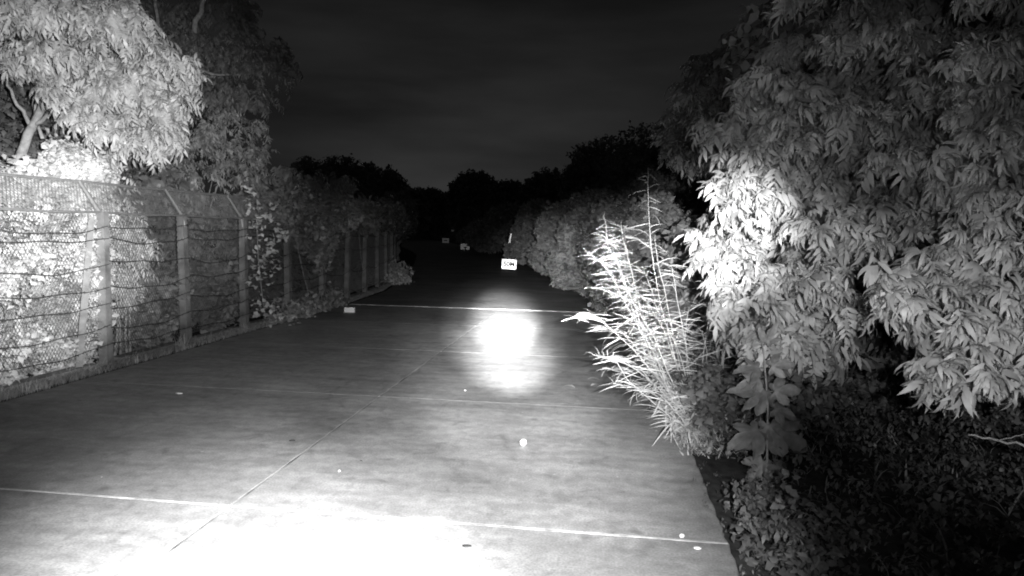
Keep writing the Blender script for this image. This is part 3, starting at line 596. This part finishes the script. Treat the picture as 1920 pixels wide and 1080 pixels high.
for px, py, tx, ty, sc_ in ((1437, 800, -1, -.25, .62), (1440, 800, 1, -.5, .62), (1438, 850, -.7, -.9, .5), (1440, 860, .8, -.7, .46), (1436, 740, -1, .25, .5), (1436, 735, 1, .2, .46), (1433, 690, -.9, .1, .42), (1433, 690, .9, .3, .4), (1430, 650, .2, .5, .36), (1438, 780, .1, -1., .5), (1436, 720, -.2, -.8, .44), (1438, 830, -1.2, .1, .42), (1434, 705, -1.2, -.4, .42), (1437, 765, 1.3, -.1, .42)):
    s_ = at(px, py, 8.05); x = Rv*tx+Uv*ty-Fv*.45; x /= np.linalg.norm(x); zz = -Fv*.9+Uv*.5+rg.normal(0, .2, 3); y = np.cross(zz, x); y /= np.linalg.norm(y); zz = np.cross(x, y)
    A = np.eye(4); sc_ *= .88; A[:3, 0], A[:3, 1], A[:3, 2] = x*sc_, y*sc_, zz*sc_; A[:3, 3] = s_-q
    o = link('leaf', lob[rg.integers(0, 3)], lp); o.matrix_local = Matrix(A.tolist())
# bare stick at the right edge
r = thing('fallen_stick', 'thin bare stick leaning out of the creepers at the right frame edge', 'stick', at(1815, 815, 6.8))
limb(r, [at(1815, 815, 6.8), at(1870, 826, 6.7), at(1950, 842, 6.5)], .008, .014, 'shaft')
limb(r, [at(1870, 826, 6.7), at(1905, 818, 6.6), at(1930, 812, 6.6)], .005, .004, 'twig')

# ================================================================ RIGHT HEDGE along the bend and far trees
hb = [('rounded pale hedge bush at the road edge, left of the feathery weeds', [(1075, 500, 34, 42, 46), (1060, 430, 38, 50, 50), (1110, 450, 32, 60, 60), (1030, 480, 42, 34, 30)], 'hedge'),
      ('hedge bush standing just behind the leaning reflector pole', [(1000, 450, 52, 40, 40), (975, 470, 55, 24, 18), (1010, 410, 50, 36, 30)], 'hedge'),
      ('dim hedge bush on the outside of the bend behind the second sign', [(920, 440, 80, 44, 28), (950, 420, 72, 36, 34), (890, 445, 100, 30, 18)], 'leafd'),
      ('tall grey bush rising behind the feathery weeds', [(1160, 460, 28, 70, 80), (1180, 560, 24, 60, 60), (1230, 480, 24, 60, 110), (1120, 400, 36, 60, 40)], 'leafd')]
for lb, bl, mm in hb:
    dep = bl[0][2]; bush(lb, [blob(*a) for a in bl], 2600, T_CLR, MT[mm], .16+dep*.0035, base_of(bl[0][0], 500, dep), parts=0, name='hedge_bush', cat='bush', per=3)
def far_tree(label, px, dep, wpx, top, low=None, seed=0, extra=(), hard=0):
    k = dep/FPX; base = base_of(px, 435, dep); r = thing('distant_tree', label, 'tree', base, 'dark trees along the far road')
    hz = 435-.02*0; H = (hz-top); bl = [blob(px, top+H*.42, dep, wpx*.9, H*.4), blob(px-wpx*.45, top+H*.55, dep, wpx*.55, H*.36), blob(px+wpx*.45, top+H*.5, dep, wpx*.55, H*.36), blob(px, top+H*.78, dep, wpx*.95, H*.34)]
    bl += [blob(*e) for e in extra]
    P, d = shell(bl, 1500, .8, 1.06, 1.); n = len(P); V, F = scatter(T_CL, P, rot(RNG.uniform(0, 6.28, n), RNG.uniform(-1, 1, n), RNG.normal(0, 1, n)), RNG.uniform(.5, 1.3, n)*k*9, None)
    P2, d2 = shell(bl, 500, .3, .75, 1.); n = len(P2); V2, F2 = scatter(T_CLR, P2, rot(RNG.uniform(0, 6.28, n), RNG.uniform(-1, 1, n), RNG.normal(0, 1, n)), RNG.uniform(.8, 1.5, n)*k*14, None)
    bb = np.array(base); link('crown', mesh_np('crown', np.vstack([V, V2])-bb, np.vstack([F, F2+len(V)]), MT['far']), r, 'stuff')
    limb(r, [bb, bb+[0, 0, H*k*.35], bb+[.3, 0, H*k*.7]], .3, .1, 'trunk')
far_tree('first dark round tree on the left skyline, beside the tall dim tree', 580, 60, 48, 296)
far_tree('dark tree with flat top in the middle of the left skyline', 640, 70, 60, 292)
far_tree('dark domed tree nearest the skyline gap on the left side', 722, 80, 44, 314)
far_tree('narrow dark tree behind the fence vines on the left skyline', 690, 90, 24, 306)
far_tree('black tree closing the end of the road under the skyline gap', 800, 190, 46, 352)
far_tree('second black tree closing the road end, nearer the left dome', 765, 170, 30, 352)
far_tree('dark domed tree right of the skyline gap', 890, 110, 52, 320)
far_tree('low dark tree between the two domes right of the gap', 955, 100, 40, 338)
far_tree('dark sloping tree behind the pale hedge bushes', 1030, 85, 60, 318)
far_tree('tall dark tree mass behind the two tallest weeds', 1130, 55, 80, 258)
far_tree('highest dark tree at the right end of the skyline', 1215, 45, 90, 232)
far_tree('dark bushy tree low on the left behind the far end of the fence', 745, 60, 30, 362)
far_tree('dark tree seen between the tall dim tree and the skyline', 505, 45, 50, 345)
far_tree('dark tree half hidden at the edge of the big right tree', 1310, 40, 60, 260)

# ================================================================ SIGNS
def sign(px, py, dep, w, h, label, text=None, m='sheet', blotch=None, lean=0.):
    c_ = at(px, py, dep); g = (c_[0], c_[1], 0); r = thing('distance_sign', label, 'sign', g); q = np.array(g)
    d = LAMP+[.1, 0, -.05]-c_; d2 = EYE-c_; d = d/np.linalg.norm(d)+d2/np.linalg.norm(d2); d /= np.linalg.norm(d)
    x = np.cross([0, 0, 1.], d); x /= np.linalg.norm(x); y = np.cross(d, x); x2 = x*math.cos(lean)+y*math.sin(lean); y2 = np.cross(d, x2); Rm = np.stack([x2, y2, d], 1)
    b = MB(); ex, ey = w/2, h/2; ch = .05; o8 = [(-ex+ch, -ey), (ex-ch, -ey), (ex, -ey+ch), (ex, ey-ch), (ex-ch, ey), (-ex+ch, ey), (-ex, ey-ch), (-ex, -ey+ch)]
    V = [(a, e, z) for z in (-.015, .0) for a, e in o8]; F = [(8, 8+i, 9+i) for i in range(1, 7)]+[(0, i+1, i) for i in range(1, 7)]+[f for i in range(8) for f in ((i, (i+1) % 8, 8+(i+1) % 8), (i, 8+(i+1) % 8, 8+i))]
    b.add(np.array(V)@Rm.T+c_, F); b.build('panel', MT[m], r)
    for sx in (-.3, .3):
        b = MB(); t = c_+x*sx*w-d*.04; b.tube([(t[0], t[1], 0), (t[0], t[1], t[2]+h*.3)], .03, 6); b.build('leg', MT['steel'], r)
    if text:
        cu = bpy.data.curves.new('lettering', 'FONT'); cu.body = text; cu.size = h*.66; cu.align_x = 'CENTER'; cu.align_y = 'CENTER'; cu.extrude = .004; cu.offset = .017
        to = bpy.data.objects.new('tmp', cu); C.objects.link(to); dg = bpy.context.evaluated_depsgraph_get(); me = bpy.data.meshes.new_from_object(to.evaluated_get(dg)); bpy.data.objects.remove(to)
        me.materials.clear(); me.materials.append(MT['ink']); o = link('lettering', me, r)
        A = np.eye(4); A[:3, :3] = Rm; A[:3, 3] = c_+d*.006-q; o.matrix_local = Matrix(A.tolist())
    if blotch:
        b = MB()
        for cx, cy, bw_, bh_ in blotch: b.box((cx*w, cy*h, .004), (bw_*w, bh_*h, .006))
        V = np.concatenate(b.V)@Rm.T+c_-q; link('marking', mesh_np('marking', V, np.concatenate(b.F), MT['ink']), r)
sign(954.5, 495.5, 48.8, 1.02, .68, 'bright white roadside sign reading 50M in front of the hedge', '50M', 'sheet', lean=-.05)
sign(872, 462.5, 93, 1.2, .78, 'dimmer grey sign with dark marks further along the bend', None, 'dull', blotch=((.02, -.12, .34, .2), (.06, -.38, .16, .24)))
sign(835.5, 451, 131, 1.25, .9, 'faintest and farthest grey sign at the road end', None, 'dull', blotch=((0, .0, .5, .2),))
# leaning reflector pole
r = thing('reflector_pole', 'thin leaning dark pole with a bright white reflective strip behind the white sign', 'marker pole', ground(957, 500)+[0, 0, 0])
A_, B_ = at(955, 455.5, 50.3), at(958.3, 438, 50.2); q = ground(957, 500)
b = MB(); b.tube([q, q*.3+A_*.7, B_+(B_-A_)*.1-(-Fv)*.04], .014, 6); b.build('pole', MT['steel'], r)
b = MB(); x = Rv*.045; b.add([A_-x, A_+x, B_+x, B_-x, A_-x+Fv*.02, A_+x+Fv*.02, B_+x+Fv*.02, B_-x+Fv*.02], [(0, 1, 2), (0, 2, 3), (4, 6, 5), (4, 7, 6), (0, 4, 5), (0, 5, 1), (2, 6, 7), (2, 7, 3), (1, 5, 6), (1, 6, 2), (3, 7, 4), (3, 4, 0)]); b.build('reflective_strip', MT['sheet'], r)
# white block on the left road edge
p = ground(656, 586); r = thing('marker_block', 'small white painted block on the left road edge by the weeds', 'marker block', p)
b = MB(); b.box(p+[0, 0, .09], (.34, .16, .17), rz=.12, taper=.97); b.build('body', MT['white'], r); b = MB(); b.box(p+[0, 0, .004], (.4, .22, .02), rz=.12); b.build('base', MT['plinth'], r)

# ================================================================ litter on the road
def pebble(label, px, py, r_, m='stone', flat=.5, seed=0, name='pebble', cat='pebble', el=1.):
    p = ground(px, py); rg = np.random.default_rng(seed); V = []; F = []; nu, nv = 8, 5
    for j in range(1, nv):
        for i in range(nu): a, e = 2*PI*i/nu, -PI/2+PI*j/nv; s_ = rg.uniform(.85, 1.15); V.append((r_*el*math.cos(e)*math.cos(a)*s_, r_*math.cos(e)*math.sin(a)*s_, r_*flat*(math.sin(e)+.9)))
    V += [(0, 0, 0), (0, 0, r_*flat*1.9)]; n = len(V)
    for j in range(nv-2):
        for i in range(nu): a, e = j*nu+i, j*nu+(i+1) % nu; F += [(a, e, e+nu), (a, e+nu, a+nu)]
    for i in range(nu): F += [(n-2, (i+1) % nu, i), (n-1, (nv-2)*nu+i, (nv-2)*nu+(i+1) % nu)]
    b = MB(); b.add(np.array(V)+p, F); o = b.build(name, MT[m], org=p, smooth=True); return tag(o, label, cat)
pebble('largest pale stone alone on the right slab below the bright patch', 981, 835, .05, 'white', .9, 1)
pebble('white pebble near the right end of the nearest cross joint', 1278, 1008, .026, 'white', .8, 2)
pebble('twin white chips beside the right end of the nearest joint', 1307, 1029, .026, 'white', .4, 3, el=1.5)
pebble('black leaf scrap at the bottom centre of the road', 875, 1025, .028, 'dark', .3, 4, 'litter_scrap', 'litter', 1.5)
pebble('small dark scrap on the left slab right of the bright sliver', 548, 827, .03, 'dark', .3, 5, 'litter_scrap', 'litter', 1.4)
pebble('thin bright sliver on the left slab near the fence', 336, 738, .035, 'white', .25, 6, 'litter_scrap', 'litter', 2.)
pebble('tiny light chip beside the centre joint', 636, 884, .016, 'white', .6, 7)
pebble('pale chip on the road below the bright patch', 872, 733, .02, 'white', .6, 8)
rg_ = np.random.default_rng(77); n_ = 520; yy = 3+rg_.random(n_)**.8*21; xx = -9.1+10.2*rg_.beta(.55, .4, n_)
T_BIT = [clump(np.random.default_rng(k_), 1, 1., .8) for k_ in range(3)]
V, F = scatter(T_BIT, np.stack([xx, yy, np.full(n_, .006)], 1), rot(rg_.uniform(0, 6.28, n_), rg_.uniform(-.1, .25, n_), rg_.uniform(-.2, .2, n_)), rg_.uniform(.008, .05, n_)**1.0, rg_.integers(0, 3, n_))
V[:, 2] = np.clip(V[:, 2], .004, .05); o = link('leaf_litter', mesh_np('leaf_litter', V, F, MT['litter']), kind='stuff'); tag(o, 'tiny leaf scraps and grit scattered thinly over the slabs', 'litter')
def dead_leaf(label, px, py, s_, rz, seed):
    p = ground(px, py, .015); v, f = blade(s_, s_*.45, .5, 4, (0, 0, 0), rz, .15, .5); b = MB(); b.add(v+p, f); v2 = v-[0, 0, .004]; b.add(v2+p, f[:, ::-1]); o = b.build('fallen_leaf', MT['leafb'], org=p); tag(o, label, 'fallen leaf')
dead_leaf('upper fallen leaf at the foot of the feathery weeds', 1102, 711, .24, .1, 1)
dead_leaf('left fallen leaf on the road by the feathery weeds', 1078, 727, .26, 3.0, 2)
dead_leaf('right fallen leaf on the road by the feathery weeds', 1108, 723, .2, .5, 3)
dead_leaf('fallen leaf lying past the white lip near the weeds', 1048, 604, .35, -.1, 4)
dead_leaf('pale fallen leaf against the right slab edge', 1245, 822, .16, .8, 5)
